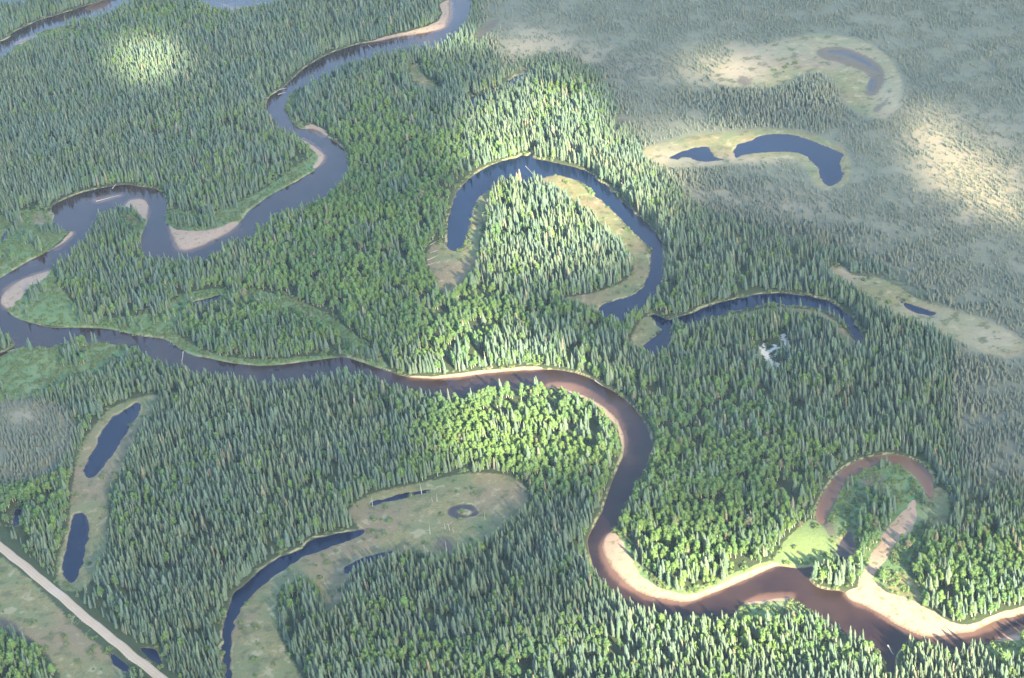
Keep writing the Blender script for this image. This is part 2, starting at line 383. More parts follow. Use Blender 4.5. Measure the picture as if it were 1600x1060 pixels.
PALE = [(1510, 250, 70, 55, 1.0), (1450, 200, 40, 30, .5), (1560, 310, 60, 40, .6), (830, 75, 45, 30, .8), (985, 105, 70, 22, .6), (1130, 320, 80, 25, .5), (1010, 190, 60, 15, .5),
 (890, 100, 50, 30, .5), (1120, 120, 60, 40, .4), (60, 650, 50, 18, .8), (1200, 75, 60, 14, .5), (1330, 85, 50, 20, .5), (1390, 150, 22, 26, .7), (1160, 110, 40, 16, .6), (1440, 495, 60, 14, .6), (1550, 530, 50, 18, .8), (1340, 430, 30, 10, .7), (1150, 252, 100, 6, .6), (1040, 240, 30, 10, .7), (1340, 350, 120, 30, .35), (1240, 310, 60, 20, .4), (1400, 30, 120, 20, .3), (1080, 280, 60, 20, .5), (1590, 420, 60, 30, .3), (1570, 720, 60, 30, .3)]
bogG = bogness(PU, PV)
paleG = np.clip(gauss(PU, PV, PALE), 0, 1)

# ------------------------------------------------------------------ node helpers
def new_mat(name):
    m = bpy.data.materials.new(name)
    m.use_nodes = True
    m.node_tree.nodes.clear()
    return m, m.node_tree


class NT:
    def __init__(s, t):
        s.t = t

    def n(s, typ, **kw):
        nd = s.t.nodes.new(typ)
        for k, v in kw.items():
            setattr(nd, k, v)
        return nd

    def link(s, a, b):
        s.t.links.new(a, b)

    def noise(s, scale, detail=4, rough=.55, vec=None):
        nd = s.n('ShaderNodeTexNoise')
        nd.inputs['Scale'].default_value = scale
        nd.inputs['Detail'].default_value = detail
        nd.inputs['Roughness'].default_value = rough
        if vec is not None:
            s.link(vec, nd.inputs['Vector'])
        return nd.outputs['Fac']

    def math(s, op, a, b=None, clamp=False, c=None):
        nd = s.n('ShaderNodeMath', operation=op)
        nd.use_clamp = clamp
        for i, v in enumerate((a, b, c)):
            if v is None:
                continue
            if isinstance(v, (int, float)):
                nd.inputs[i].default_value = v
            else:
                s.link(v, nd.inputs[i])
        return nd.outputs[0]

    def step(s, v, lo, hi):
        nd = s.n('ShaderNodeMapRange', interpolation_type='SMOOTHSTEP')
        s.link(v, nd.inputs[0])
        nd.inputs[1].default_value = lo; nd.inputs[2].default_value = hi
        return nd.outputs[0]

    def mix(s, f, a, b):
        nd = s.n('ShaderNodeMix', data_type='RGBA')
        for sock, v in ((nd.inputs[0], f), (nd.inputs[6], a), (nd.inputs[7], b)):
            if isinstance(v, tuple):
                sock.default_value = (*v, 1)
            elif isinstance(v, (int, float)):
                sock.default_value = v
            else:
                s.link(v, sock)
        return nd.outputs[2]

    def attr(s, name, typ='GEOMETRY'):
        nd = s.n('ShaderNodeAttribute', attribute_name=name, attribute_type=typ)
        return nd.outputs['Fac']


# ------------------------------------------------------------------ materials
def ground_material():
    m, t = new_mat('ground'); g = NT(t)
    geo = g.n('ShaderNodeNewGeometry'); P = geo.outputs['Position']
    n1 = g.noise(.045, 5, .6, P); n2 = g.noise(.35, 5, .65, P); n3 = g.noise(1.6, 3, .6, P); n4 = g.noise(.012, 3, .5, P)

    def mask(name, amp=.22, lo=.46, hi=.56):
        a = g.attr(name)
        v = g.math('ADD', a, g.math('MULTIPLY', g.math('SUBTRACT', n2, .5), amp))
        v = g.math('ADD', v, g.math('MULTIPLY', g.math('SUBTRACT', n3, .5), amp * .5))
        return g.step(v, lo, hi)
    floor = g.mix(n2, (.030, .052, .026), (.062, .085, .040))
    floor = g.mix(g.step(n3, .45, .7), floor, (.075, .078, .045))
    bogc = g.mix(g.step(n2, .35, .65), (.158, .162, .108), (.21, .197, .132))
    bogc = g.mix(g.step(n1, .35, .7), bogc, (.165, .170, .128))
    bogc = g.mix(g.step(n3, .45, .7), bogc, (.13, .15, .095))
    palec = g.mix(n2, (.265, .225, .145), (.34, .285, .19))
    bogc = g.mix(g.step(g.math('ADD', g.attr('pale'), g.math('MULTIPLY', g.math('SUBTRACT', n1, .5), .6)), .15, .95), bogc, palec)
    col = g.mix(mask('bog', .5, .25, .75), floor, bogc)
    mead = g.mix(g.step(n2, .3, .7), (.095, .175, .075), (.145, .225, .095))
    mead = g.mix(g.step(n1, .45, .65), mead, (.19, .23, .11))
    mead = g.mix(g.attr('lawn'), mead, g.mix(n2, (.15, .22, .075), (.24, .285, .11)))
    mead = g.mix(g.step(n3, .5, .75), mead, (.06, .105, .04))
    col = g.mix(mask('meadow', .3), col, mead)
    mar = g.mix(g.step(n2, .3, .7), (.175, .158, .070), (.255, .218, .105))
    mar = g.mix(g.step(n1, .42, .62), mar, (.155, .185, .085))
    mar = g.mix(g.step(n4, .5, .62), mar, (.235, .175, .105))
    mar = g.mix(g.step(n3, .45, .7), mar, (.14, .15, .08))
    n5 = g.noise(.11, 4, .6, P)
    mar = g.mix(g.math('MULTIPLY', g.attr('pale'), .85), mar, g.mix(n2, (.29, .235, .165), (.40, .335, .24)))
    mar = g.mix(g.step(n5, .52, .66), mar, (.12, .125, .065))
    mar = g.mix(g.math('MULTIPLY', g.step(n5, .44, .34), .7), mar, (.33, .285, .175))
    col = g.mix(mask('marsh', .55, .42, .62), col, mar)
    bank = g.mix(n3, (.21, .22, .10), (.36, .32, .19))
    col = g.mix(g.math('MULTIPLY', mask('bank', .8, .50, .75), g.step(n1, .40, .56)), col, bank)
    mudc = g.mix(n2, (.085, .070, .055), (.16, .13, .10))
    col = g.mix(g.math('MULTIPLY', mask('mud', 1.1, .45, .8), .85), col, mudc)
    sandc = g.mix(n2, (.31, .205, .145), (.45, .325, .235))
    sandc = g.mix(g.step(n3, .58, .72), sandc, (.33, .26, .17))
    col = g.mix(mask('sand', .16), col, sandc)
    col = g.mix(g.math('MULTIPLY', g.math('MULTIPLY', g.step(g.noise(.22, 5, .65, P), .56, .62), g.step(g.attr('sand'), .55, .7)), .8), col, (.15, .17, .08))
    # wet sand along the waterline
    z = g.n('ShaderNodeSeparateXYZ'); g.link(P, z.inputs[0])
    wet = g.step(z.outputs[2], -.32, -.55)
    col = g.mix(g.math('MULTIPLY', wet, .75), col, (.16, .105, .075))
    col = g.mix(mask('bare', .9, .5, .6), col, g.mix(n3, (.48, .43, .34), (.66, .61, .51)))
    b = g.n('ShaderNodeBsdfPrincipled')
    g.link(col, b.inputs['Base Color'])
    b.inputs['Roughness'].default_value = .9
    b.inputs['Specular IOR Level'].default_value = .15
    bp = g.n('ShaderNodeBump'); bp.inputs['Strength'].default_value = .8; bp.inputs['Distance'].default_value = .5
    g.link(g.math('ADD', n3, n2), bp.inputs['Height']); g.link(bp.outputs[0], b.inputs['Normal'])
    o = g.n('ShaderNodeOutputMaterial'); g.link(b.outputs[0], o.inputs['Surface'])
    return m


def water_material(kind):
    m, t = new_mat('water_' + kind); g = NT(t)
    geo = g.n('ShaderNodeNewGeometry'); P = geo.outputs['Position']
    n1 = g.noise(.03, 4, .55, P); n2 = g.noise(.25, 4, .6, P)
    deep, mid, shal = {
        'river': ((.020, .010, .012), (.040, .022, .018), (.16, .088, .062)),
        'lake': ((.000, .006, .028), (.001, .009, .032), (.03, .035, .035)),
        'brown': ((.15, .080, .050), (.18, .098, .062), (.21, .12, .08)),
        'mud': ((.035, .030, .034), (.060, .050, .045), (.11, .09, .07)),
    }[kind]
    s = g.attr('shallow')
    base = g.mix(g.step(g.math('ADD', n1, g.math('MULTIPLY', s, .5)), .42, .78), deep, mid)
    v = g.math('ADD', s, g.math('MULTIPLY', g.math('SUBTRACT', n2, .5), .25))
    col = g.mix(g.step(v, .3, 1.1), base, shal)
    b = g.n('ShaderNodeBsdfPrincipled')
    g.link(col, b.inputs['Base Color'])
    b.inputs['Roughness'].default_value = .35 if kind == 'mud' else .12
    b.inputs['IOR'].default_value = 1.33
    b.inputs['Specular IOR Level'].default_value = .32
    bp = g.n('ShaderNodeBump'); bp.inputs['Strength'].default_value = .12; bp.inputs['Distance'].default_value = .05
    g.link(g.noise(1.2, 3, .6, P), bp.inputs['Height']); g.link(bp.outputs[0], b.inputs['Normal'])
    o = g.n('ShaderNodeOutputMaterial'); g.link(b.outputs[0], o.inputs['Surface'])
    return m


def foliage_material(name, a, b_, c, trans=.22, noise_scale=.9):
    """colour varies from stand to stand, from tree to tree and inside the crown"""
    m, t = new_mat(name); g = NT(t)
    oi = g.n('ShaderNodeObjectInfo')
    rnd = oi.outputs['Random']
    stand = g.noise(.018, 3, .5, oi.outputs['Location'])
    geo = g.n('ShaderNodeNewGeometry')
    inner = g.noise(noise_scale, 3, .6, geo.outputs['Position'])
    col = g.mix(rnd, a, b_)
    col = g.mix(g.math('MULTIPLY', g.step(stand, .42, .62), .7), col, c)
    col = g.mix(g.math('MULTIPLY', g.step(rnd, .975, .98), .8), col, (.24, .20, .15))
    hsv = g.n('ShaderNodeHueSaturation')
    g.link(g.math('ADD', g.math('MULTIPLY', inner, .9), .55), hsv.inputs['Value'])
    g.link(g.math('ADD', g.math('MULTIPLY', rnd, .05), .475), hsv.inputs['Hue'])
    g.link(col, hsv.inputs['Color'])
    d = g.n('ShaderNodeBsdfDiffuse'); g.link(hsv.outputs[0], d.inputs[0])
    tr = g.n('ShaderNodeBsdfTranslucent'); g.link(hsv.outputs[0], tr.inputs[0])
    mx = g.n('ShaderNodeMixShader'); mx.inputs[0].default_value = trans
    g.link(d.outputs[0], mx.inputs[1]); g.link(tr.outputs[0], mx.inputs[2])
    o = g.n('ShaderNodeOutputMaterial'); g.link(mx.outputs[0], o.inputs['Surface'])
    return m


def bark_material(name, a, b_):
    m, t = new_mat(name); g = NT(t)
    geo = g.n('ShaderNodeNewGeometry')
    col = g.mix(g.noise(3.0, 4, .6, geo.outputs['Position']), a, b_)
    b = g.n('ShaderNodeBsdfPrincipled'); g.link(col, b.inputs['Base Color']); b.inputs['Roughness'].default_value = .85
    o = g.n('ShaderNodeOutputMaterial'); g.link(b.outputs[0], o.inputs['Surface'])
    return m


def road_material():
    m, t = new_mat('gravel'); g = NT(t)
    geo = g.n('ShaderNodeNewGeometry'); P = geo.outputs['Position']
    at = g.n('ShaderNodeAttribute', attribute_name='across')
    n = g.noise(.8, 5, .65, P); n2 = g.noise(.06, 3, .5, P)
    col = g.mix(n, (.36, .26, .175), (.48, .37, .26))
    col = g.mix(g.math('MULTIPLY', g.step(n2, .4, .7), .5), col, (.46, .38, .32))
    w = g.n('ShaderNodeMath', operation='SINE'); g.link(g.math('MULTIPLY', at.outputs['Fac'], 3.6), w.inputs[0])
    col = g.mix(g.math('MULTIPLY', g.step(w.outputs[0], -.2, .9), .28), col, (.28, .20, .13))
    b = g.n('ShaderNodeBsdfPrincipled'); g.link(col, b.inputs['Base Color']); b.inputs['Roughness'].default_value = .95
    bp = g.n('ShaderNodeBump'); bp.inputs['Strength'].default_value = .5; bp.inputs['Distance'].default_value = .1
    g.link(n, bp.inputs['Height']); g.link(bp.outputs[0], b.inputs['Normal'])
    o = g.n('ShaderNodeOutputMaterial'); g.link(b.outputs[0], o.inputs['Surface'])
    return m


M_ground = ground_material()
M_water = {k: water_material(k) for k in ('river', 'lake', 'brown', 'mud')}
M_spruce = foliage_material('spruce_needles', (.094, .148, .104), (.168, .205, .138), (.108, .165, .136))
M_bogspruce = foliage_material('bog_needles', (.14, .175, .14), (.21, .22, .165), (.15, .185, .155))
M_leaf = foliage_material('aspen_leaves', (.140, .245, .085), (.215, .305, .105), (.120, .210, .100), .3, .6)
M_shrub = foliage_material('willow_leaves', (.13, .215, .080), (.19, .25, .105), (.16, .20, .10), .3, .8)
M_bark = bark_material('spruce_bark', (.10, .075, .055), (.17, .13, .10))
M_birch = bark_material('pale_bark', (.36, .34, .29), (.55, .52, .45))
M_dead = bark_material('weathered_wood', (.34, .31, .27), (.52, .48, .42))

# ------------------------------------------------------------------ objects helpers
def mesh_obj(name, verts, faces, mat, parent=None, link=True, mats=None, mi=None, smooth_shade=False):
    me = bpy.data.meshes.new(name)
    me.from_pydata([tuple(v) for v in verts], [], [tuple(f) for f in faces])
    for x in (mats or [mat]):
        me.materials.append(x)
    if mi is not None:
        me.polygons.foreach_set('material_index', mi)
    if smooth_shade:
        me.polygons.foreach_set('use_smooth', [True] * len(me.polygons))
    me.update()
    o = bpy.data.objects.new(name, me)
    if link:
        COL.objects.link(o)
    if parent:
        o.parent = parent
    return o


def grid_mesh(name, co, quads, mat, attrs, smooth_shade=True):
    me = bpy.data.meshes.new(name)
    me.vertices.add(len(co)); me.vertices.foreach_set('co', co.astype(np.float32).ravel())
    me.loops.add(quads.size); me.loops.foreach_set('vertex_index', quads.astype(np.int32).ravel())
    me.polygons.add(len(quads))
    me.polygons.foreach_set('loop_start', np.arange(0, quads.size, 4, dtype=np.int32))
    me.polygons.foreach_set('loop_total', np.full(len(quads), 4, np.int32))
    me.update(calc_edges=True)
    me.polygons.foreach_set('use_smooth', np.full(len(quads), smooth_shade))
    for k, v in attrs.items():
        a = me.attributes.new(k, 'FLOAT', 'POINT'); a.data.foreach_set('value', v.astype(np.float32).ravel())
    me.materials.append(mat)
    me.validate()
    o = bpy.data.objects.new(name, me)
    COL.objects.link(o)
    return o


# ------------------------------------------------------------------ ground
WATER_Z = -0.6
sandy = np.clip(.5 + sand / 8, 0, 1)
flat = np.maximum(sandy, np.clip(.5 + marsh / 8, 0, 1) * .6)
out = -wat                                    # metres from the water's edge, positive on land
rise = np.clip(out, 0, 12)
steep = np.where(rise < 1.5, rise * .5, .75 + (rise - 1.5) * .03)
gentle = rise * .09
H = WATER_Z + np.where(out > 0, steep * (1 - flat) + gentle * flat, np.clip(out, -6, 0) * .35)
H += np.where(out > 2, (fbm(GX, GY, 30, 3) - .5) * .5 + (fbm(GX, GY, 6, 5) - .5) * .25, 0) * np.clip((out - 2) / 3, 0, 1)
roadlift = sstep(7.0, 3.4, road)
H = H * (1 - roadlift) + .75 * roadlift
land_noise = fbm(GX, GY, 12, 11)
att = {
 'sand': np.clip(.5 + sand / 8, 0, 1), 'marsh': np.clip(.5 + marsh / 10, 0, 1), 'meadow': np.clip(.5 + meadow / 10, 0, 1),
 'mud': np.clip(.5 + mud / 10, 0, 1), 'bare': np.clip(.5 + bare / 6, 0, 1), 'bog': bogG, 'pale': paleG,
 'lawn': np.clip(gauss(PU, PV, [(1262, 855, 40, 26, 1.2), (90, 565, 40, 12, .7), (60, 395, 30, 14, .4), (150, 60, 30, 10, .5), (1180, 888, 60, 8, .6), (100, 500, 80, 10, .4)]), 0, 1),
 'bank': np.clip(1.0 - np.clip(out, 0, 12) / (3.2 + 6.0 * (land_noise - .5)).clip(1.2), 0, 1) * (out > 0),
}
idx = np.arange(NX * NY).reshape(NY, NX)
quads = np.stack([idx[:-1, :-1], idx[:-1, 1:], idx[1:, 1:], idx[1:, :-1]], -1).reshape(-1, 4)
co = np.stack([GX, GY, H], -1).reshape(-1, 3)
# coarse rings carry the same sheet out to the horizon
edge = np.concatenate([idx[0, :-1], idx[:-1, -1], idx[-1, :0:-1], idx[:0:-1, 0]])
cx, cy = (X0 + X1) / 2, (Y0 + Y1) / 2
ring_co, ring_q = [co], [quads]
prev = edge; base = len(co)
att_flat = {k: [v.ravel()] for k, v in att.items()}
E = co[edge]
for s in (1.15, 1.6, 3.0, 8.0, 30.0):
    r = E.copy(); r[:, 0] = cx + (E[:, 0] - cx) * s; r[:, 1] = cy + (E[:, 1] - cy) * s; r[:, 2] = 0
    cur = base + np.arange(len(r)); base += len(r)
    ring_co.append(r)
    ring_q.append(np.stack([prev, np.roll(prev, -1), np.roll(cur, -1), cur], -1)[:, ::-1])
    for k in att_flat:
        att_flat[k].append(np.full(len(r), .5 if k == 'bog' else 0.0))
    prev = cur
ground = grid_mesh('ground', np.concatenate(ring_co), np.concatenate(ring_q), M_ground, {k: np.concatenate(v) for k, v in att_flat.items()})
ground['kind'] = 'structure'

# ------------------------------------------------------------------ water
SHALLOW = [  # where the bed shows through, in photograph pixels
 (955, 870, 14, 30, 1.0), (985, 915, 22, 10, 1.0), (972, 790, 9, 30, .45), (1040, 940, 40, 6, .7), (1150, 925, 90, 14, .35), (1180, 948, 26, 12, .9), (1300, 930, 40, 12, .45), (1340, 945, 30, 12, .5),
 (740, 600, 70, 10, .5), (900, 600, 60, 14, .45), (990, 680, 25, 50, .3), (880, 606, 30, 7, .6), (105, 345, 22, 14, .55), (130, 320, 24, 10, .75), (170, 310, 22, 6, .6),
 (14, 450, 10, 12, .7), (50, 425, 25, 8, .5), (150, 537, 40, 5, .6), (35, 62, 22, 7, .8), (150, 14, 20, 8, .6), (700, 15, 10, 16, .9), (470, 210, 26, 7, .8), (450, 180, 8, 20, .4),
 (505, 245, 8, 10, .7), (280, 385, 12, 10, .5), (1560, 985, 50, 16, .7), (1480, 995, 60, 8, .4), (1395, 965, 40, 10, .6), (360, 15, 40, 6, .6), (930, 640, 50, 12, .25)]
sh_px = np.clip(.36 * gauss(PU, PV, SHALLOW), 0, 1)
for k, ((nm, poly, kind), s) in enumerate(zip(BODIES, body_sdf)):
    keep = s > -3.4
    cellk = keep[:-1, :-1] | keep[:-1, 1:] | keep[1:, 1:] | keep[1:, :-1]
    q = quads.reshape(NY - 1, NX - 1, 4)[cellk]
    if not len(q):
        continue
    u, inv = np.unique(q, return_inverse=True)
    c = co[u].copy(); c[:, 2] = WATER_Z + .004 * (k % 5)
    near_sand = np.clip(1 - np.abs(np.minimum(sand.ravel()[u], 0)) / 7, 0, 1)
    edgef = np.clip(1 - s.ravel()[u] / 2.5, 0, 1)
    shv = np.clip(sh_px.ravel()[u] + .55 * near_sand ** 4 + .12 * edgef, 0, 1) if kind == 'river' else np.clip(edgef * .6, 0, 1)
    o = grid_mesh(nm, c, inv.reshape(-1, 4), M_water[kind], {'shallow': shv})
    o['kind'] = 'structure'

# ------------------------------------------------------------------ gravel road
rw = to_ground(smooth(ROAD, 6, False))
tan = np.gradient(rw, axis=0); tan /= np.linalg.norm(tan, axis=1)[:, None]
nrm = np.stack([-tan[:, 1], tan[:, 0]], 1)
rv, rf, ac = [], [], []
prof = [(-3.3, .55), (-2.4, .90), (-1.3, .96), (0, 1.0), (1.3, .96), (2.4, .90), (3.3, .55)]
for i in range(len(rw)):
    wob = .9 * (vnoise(rw[i:i + 1, 0], rw[i:i + 1, 1], 9, 4)[0] - .5)
    for j, (o_, z_) in enumerate(prof):
        oo = o_ + wob * (1 if abs(o_) > 2 else 0)
        rv.append((rw[i, 0] + nrm[i, 0] * oo, rw[i, 1] + nrm[i, 1] * oo, z_)); ac.append(o_)
for i in range(len(rw) - 1):
    for j in range(len(prof) - 1):
        a = i * 7 + j
        rf.append((a, a + 1, a + 8, a + 7))
ro = mesh_obj('gravel_road', rv, rf, road_material())
at_ = ro.data.attributes.new('across', 'FLOAT', 'POINT'); at_.data.foreach_set('value', ac)
ro['kind'] = 'structure'

# ------------------------------------------------------------------ tree shapes (canonical 10 m trees)
def tube(v, f, pts, rad, n=5):
    b = len(v)
    for (x, y, z), r in zip(pts, rad):
        for k in range(n):
            a = 2 * math.pi * k / n
            v.append((x + r * math.cos(a), y + r * math.sin(a), z))
    for i in range(len(pts) - 1):
        for k in range(n):
            f.append((b + i * n + k, b + i * n + (k + 1) % n, b + (i + 1) * n + (k + 1) % n, b + (i + 1) * n + k))
    f.append(tuple(b + (len(pts) - 1) * n + k for k in range(n)))


def spruce_shape(seed, slim=1.0, ragged=.25):
    r = random.Random(seed)
    tv, tf = [], []
    lean = (r.uniform(-.15, .15), r.uniform(-.15, .15))
    tube(tv, tf, [(0, 0, -.3), (lean[0] * .4, lean[1] * .4, 4), (lean[0], lean[1], 9.6)], [.17, .12, .02])
    v, f = [], []
    NW = 15
    R0 = 1.28 * slim
    z0 = r.uniform(.4, 1.0)
    prof = lambda t: R0 * min(1, .66 + 1.5 * t) * max(0, 1 - t) ** .58 + .04
    for w in range(NW):
        t = w / NW
        z = z0 + (9.8 - z0) * t
        rr = prof(t) * r.uniform(1 - ragged, 1 + ragged * .5)
        nb = 7 if t < .7 else 5
        ph = r.random() * 6.28
        for k in range(nb):
            a = ph + 6.283 * k / nb + r.uniform(-.3, .3)
            L = rr * r.uniform(.75, 1.2)
            if r.random() < .08:
                continue
            ca, sa = math.cos(a), math.sin(a)
            wd = max(.18, L * .45) * r.uniform(.8, 1.2)
            dz = -.30 * L - .25
            lx, ly = lean[0] * t, lean[1] * t
            b = len(v)
            v += [(lx, ly, z + .5), (lx + ca * L * .6 - sa * wd, ly + sa * L * .6 + ca * wd, z + dz * .6),
                  (lx + ca * L, ly + sa * L, z + dz), (lx + ca * L * .6 + sa * wd, ly + sa * L * .6 - ca * wd, z + dz * .6),
                  (lx + ca * L * .75, ly + sa * L * .75, z + .12)]
            f += [(b, b + 1, b + 4), (b + 1, b + 2, b + 4), (b + 2, b + 3, b + 4), (b + 3, b, b + 4)]
    b = len(v)                                # dense inner twigs and the leader
    n, RW = 8, 11
    for w in range(RW + 1):
        t = w / RW
        for k in range(n):
            a = 6.283 * k / n + w * .4
            q = prof(t) * .80 * r.uniform(.72, 1.18) if w < RW else .02
            v.append((lean[0] * t + q * math.cos(a), lean[1] * t + q * math.sin(a), z0 - .1 + (10.15 - z0) * t + r.uniform(-.2, .2)))
    for w in range(RW):
        for k in range(n):
            f.append((b + w * n + k, b + w * n + (k + 1) % n, b + (w + 1) * n + (k + 1) % n, b + (w + 1) * n + k))
    return (tv, tf), (v, f)


def leaf_quad(v, f, c, nrm, s, r):
    n = Vector(nrm).normalized()
    a = n.orthogonal().normalized(); a.rotate(Matrix.Rotation(r.random() * 6.28, 3, n))
    bb = n.cross(a)
    b = len(v)
    c = Vector(c)
    v.extend([tuple(c - a * s), tuple(c - bb * s * .7 + n * s * .18), tuple(c + a * s), tuple(c + bb * s * .7 + n * s * .18)])
    f.append((b, b + 1, b + 2)); f.append((b, b + 2, b + 3))


def broad_shape(seed, wide=1.0):
    r = random.Random(seed)
    tv, tf = [], []
    tube(tv, tf, [(0, 0, -.3), (.1, .05, 3), (r.uniform(-.3, .3), r.uniform(-.3, .3), 7.5)], [.2, .15, .04])
    lobes = []
    nl = r.randint(6, 8)
    for k in range(nl):
        t = (k + .5) / nl
        a = k * 2.4 + r.uniform(-.4, .4)
        z = 3.4 + 5.2 * t
        rad = (1.45 - .75 * abs(t - .35)) * r.uniform(.75, 1.15) * (0.9 if t > .8 else 1)
        off = 1.05 * (1 - t * .75) * wide
        lobes.append((off * math.cos(a), off * math.sin(a), z, rad * wide))
        if k % 2:
            tube(tv, tf, [(0, 0, z - 2), (off * .9 * math.cos(a), off * .9 * math.sin(a), z)], [.07, .03], 4)
    v, f = [], []
    for (x, y, z, rad) in lobes:
        for i in range(52):
            d = Vector((r.gauss(0, 1), r.gauss(0, 1), r.gauss(.25, 1))).normalized()
            q = rad * r.uniform(.72, 1.12)
            nn = d + Vector((r.gauss(0, .45), r.gauss(0, .45), r.gauss(.1, .45)))
            leaf_quad(v, f, (x + d.x * q, y + d.y * q, z + d.z * q * 1.08), nn, r.uniform(.24, .46), r)
        b = len(v)                           # shaded inner foliage
        rows, cols = 4, 6
        for i in range(rows + 1):
            th = math.pi * i / rows
            for k in range(cols):
                a = 6.283 * k / cols + i * .4
                q = rad * .74 * r.uniform(.8, 1.12)
                v.append((x + q * math.sin(th) * math.cos(a), y + q * math.sin(th) * math.sin(a), z + q * math.cos(th)))
        for i in range(rows):
            for k in range(cols):
                f.append((b + i * cols + k, b + (i + 1) * cols + k, b + (i + 1) * cols + (k + 1) % cols, b + i * cols + (k + 1) % cols))
    return (tv, tf), (v, f)


def shrub_shape(seed):
    r = random.Random(seed)
    v, f = [], []
    for l in range(3):
        x, y, rad = r.uniform(-.5, .5), r.uniform(-.5, .5), r.uniform(.5, .8)
        for i in range(22):
            d = Vector((r.gauss(0, 1), r.gauss(0, 1), abs(r.gauss(.2, .8)))).normalized()
            q = rad * r.uniform(.6, 1.1)
            leaf_quad(v, f, (x + d.x * q, y + d.y * q, .15 + d.z * q * .9), d + Vector((r.gauss(0, .5), r.gauss(0, .5), .3)), r.uniform(.16, .3), r)
    return v, f


def dead_shape(seed):
    r = random.Random(seed)
    v, f = [], []
    tube(v, f, [(0, 0, -.3), (r.uniform(-.1, .1), 0, 4), (r.uniform(-.25, .25), r.uniform(-.2, .2), 9.5)], [.19, .13, .03], 6)
    for k in range(14):
        z = 2.5 + k * .48
        a = k * 2.4
        L = r.uniform(.3, .9) * (1.1 - z / 12)
        tube(v, f, [(0, 0, z), (L * math.cos(a), L * math.sin(a), z + r.uniform(-.2, .25))], [.05, .015], 3)
    return v, f


protos = {'spruce': [], 'bog': [], 'aspen': [], 'shrub': []}
parts = {'spruce': [], 'aspen': []}


def proto_collection(kind, shapes, mats):
    c = bpy.data.collections.new('shapes_' + kind)      # never linked to the scene: only instanced by the forest objects
    for i, (v, f, mi) in enumerate(shapes):
        o = mesh_obj('%s_shape_%02d' % (kind, i), v, f, None, None, False, mats, mi)
        c.objects.link(o)
    return c


def joined(tr, cr):
    v = list(tr[0]) + list(cr[0]); n = len(tr[0])
    f = list(tr[1]) + [tuple(i + n for i in q) for q in cr[1]]
    return v, f, [0] * len(tr[1]) + [1] * len(cr[1])


sp = [spruce_shape(100 + i, slim=[.85, 1.0, 1.15, .9, 1.3, .78, 1.05, 1.5][i], ragged=[.2, .25, .3, .4, .25, .35, .2, .3][i]) for i in range(8)]
br = [broad_shape(200 + i, wide=[.9, 1.05, .8, 1.15, .95, .7][i]) for i in range(6)]
bg = [spruce_shape(300 + i, slim=1.25 + .2 * i, ragged=.45) for i in range(4)]
C_spruce = proto_collection('spruce', [joined(*s) for s in sp], [M_bark, M_spruce])
dd = dead_shape(77)
C_spruce.objects.link(mesh_obj('spruce_shape_08', dd[0], dd[1], M_dead, None, False))
C_aspen = proto_collection('aspen', [joined(*s) for s in br], [M_birch, M_leaf])
C_bog = proto_collection('bog', [joined(*s) for s in bg], [M_bark, M_bogspruce])
C_shrub = proto_collection('shrub', [(lambda s: (s[0], s[1], [0] * len(s[1])))(shrub_shape(400 + i)) for i in range(5)], [M_shrub])

# ------------------------------------------------------------------ where the trees stand
SP = 2.45
cxs = np.arange(X0, X1, SP); cys = np.arange(Y0, Y1, SP * .866)
TX, TY = np.meshgrid(cxs, cys)
TX = TX + (np.arange(len(cys)) % 2)[:, None] * SP / 2
TX = (TX + rng.uniform(-.42, .42, TX.shape) * SP).ravel()
TY = (TY + rng.uniform(-.42, .42, TY.shape) * SP).ravel()
tu, tv_ = to_px(TX, TY)
ok = (tu > -390) & (tu < 1990) & (tv_ > -200) & (tv_ < 1320)
TX, TY, tu, tv_ = TX[ok], TY[ok], tu[ok], tv_[ok]
ti = np.clip(((TX - X0) / CELL).round().astype(int), 0, NX - 1); tj = np.clip(((TY - Y0) / CELL).round().astype(int), 0, NY - 1)
S = lambda a: a[tj, ti]
u_n = rng.random(len(TX))
bogT = bogness(tu, tv_)
paleT = np.clip(gauss(tu, tv_, PALE), 0, 1)
wd, sd_, md, mh, bd, mu, rd, il = S(wat), S(sand), S(meadow), S(marsh), S(bare), S(mud), S(road), S(isl)
clear = np.maximum.reduce([sd_, md, mh, bd + .8, mu])
clear = clear + (fbm(TX, TY, 8, 21) - .5) * 5
clear = np.where(il > 0, -5, clear)
clear = np.where((md > 0) & (mh < 0) & (sd_ < -2) & (fbm(TX, TY, 14, 91) > .60) & (np.abs(tu - 1262) > 50), -4, clear)
land = (wd < -2.6) & (rd > 6.5)
stand = fbm(TX, TY, 45, 31)
gap = fbm(TX, TY, 16, 33, 2)
BROAD = [(610, 320, 95, 90, .95), (470, 430, 90, 60, .45), (820, 680, 120, 55, 1.0), (730, 500, 60, 40, .6), (1150, 730, 110, 90, .75), (1510, 890, 90, 55, .85), (1090, 850, 90, 50, .55),
 (60, 770, 45, 55, .8), (25, 1045, 55, 30, 1.2), (450, 925, 40, 30, .5), (900, 160, 40, 30, .4), (1150, 1010, 180, 45, .4), (700, 1040, 150, 35, .5), (280, 25, 70, 22, .55), (170, 430, 110, 45, .45),
 (400, 520, 120, 25, .6), (950, 500, 90, 30, .6), (560, 250, 80, 60, .5), (130, 60, 50, 22, .4), (1370, 840, 25, 40, .5), (40, 590, 60, 30, .5), (210, 565, 50, 18, .6), (280, 250, 90, 50, .2), (400, 800, 130, 60, .15), (620, 450, 80, 60, .6), (900, 720, 60, 40, .5)]
fb = np.clip(.12 + 1.15 * gauss(tu, tv_, BROAD), 0, .93)
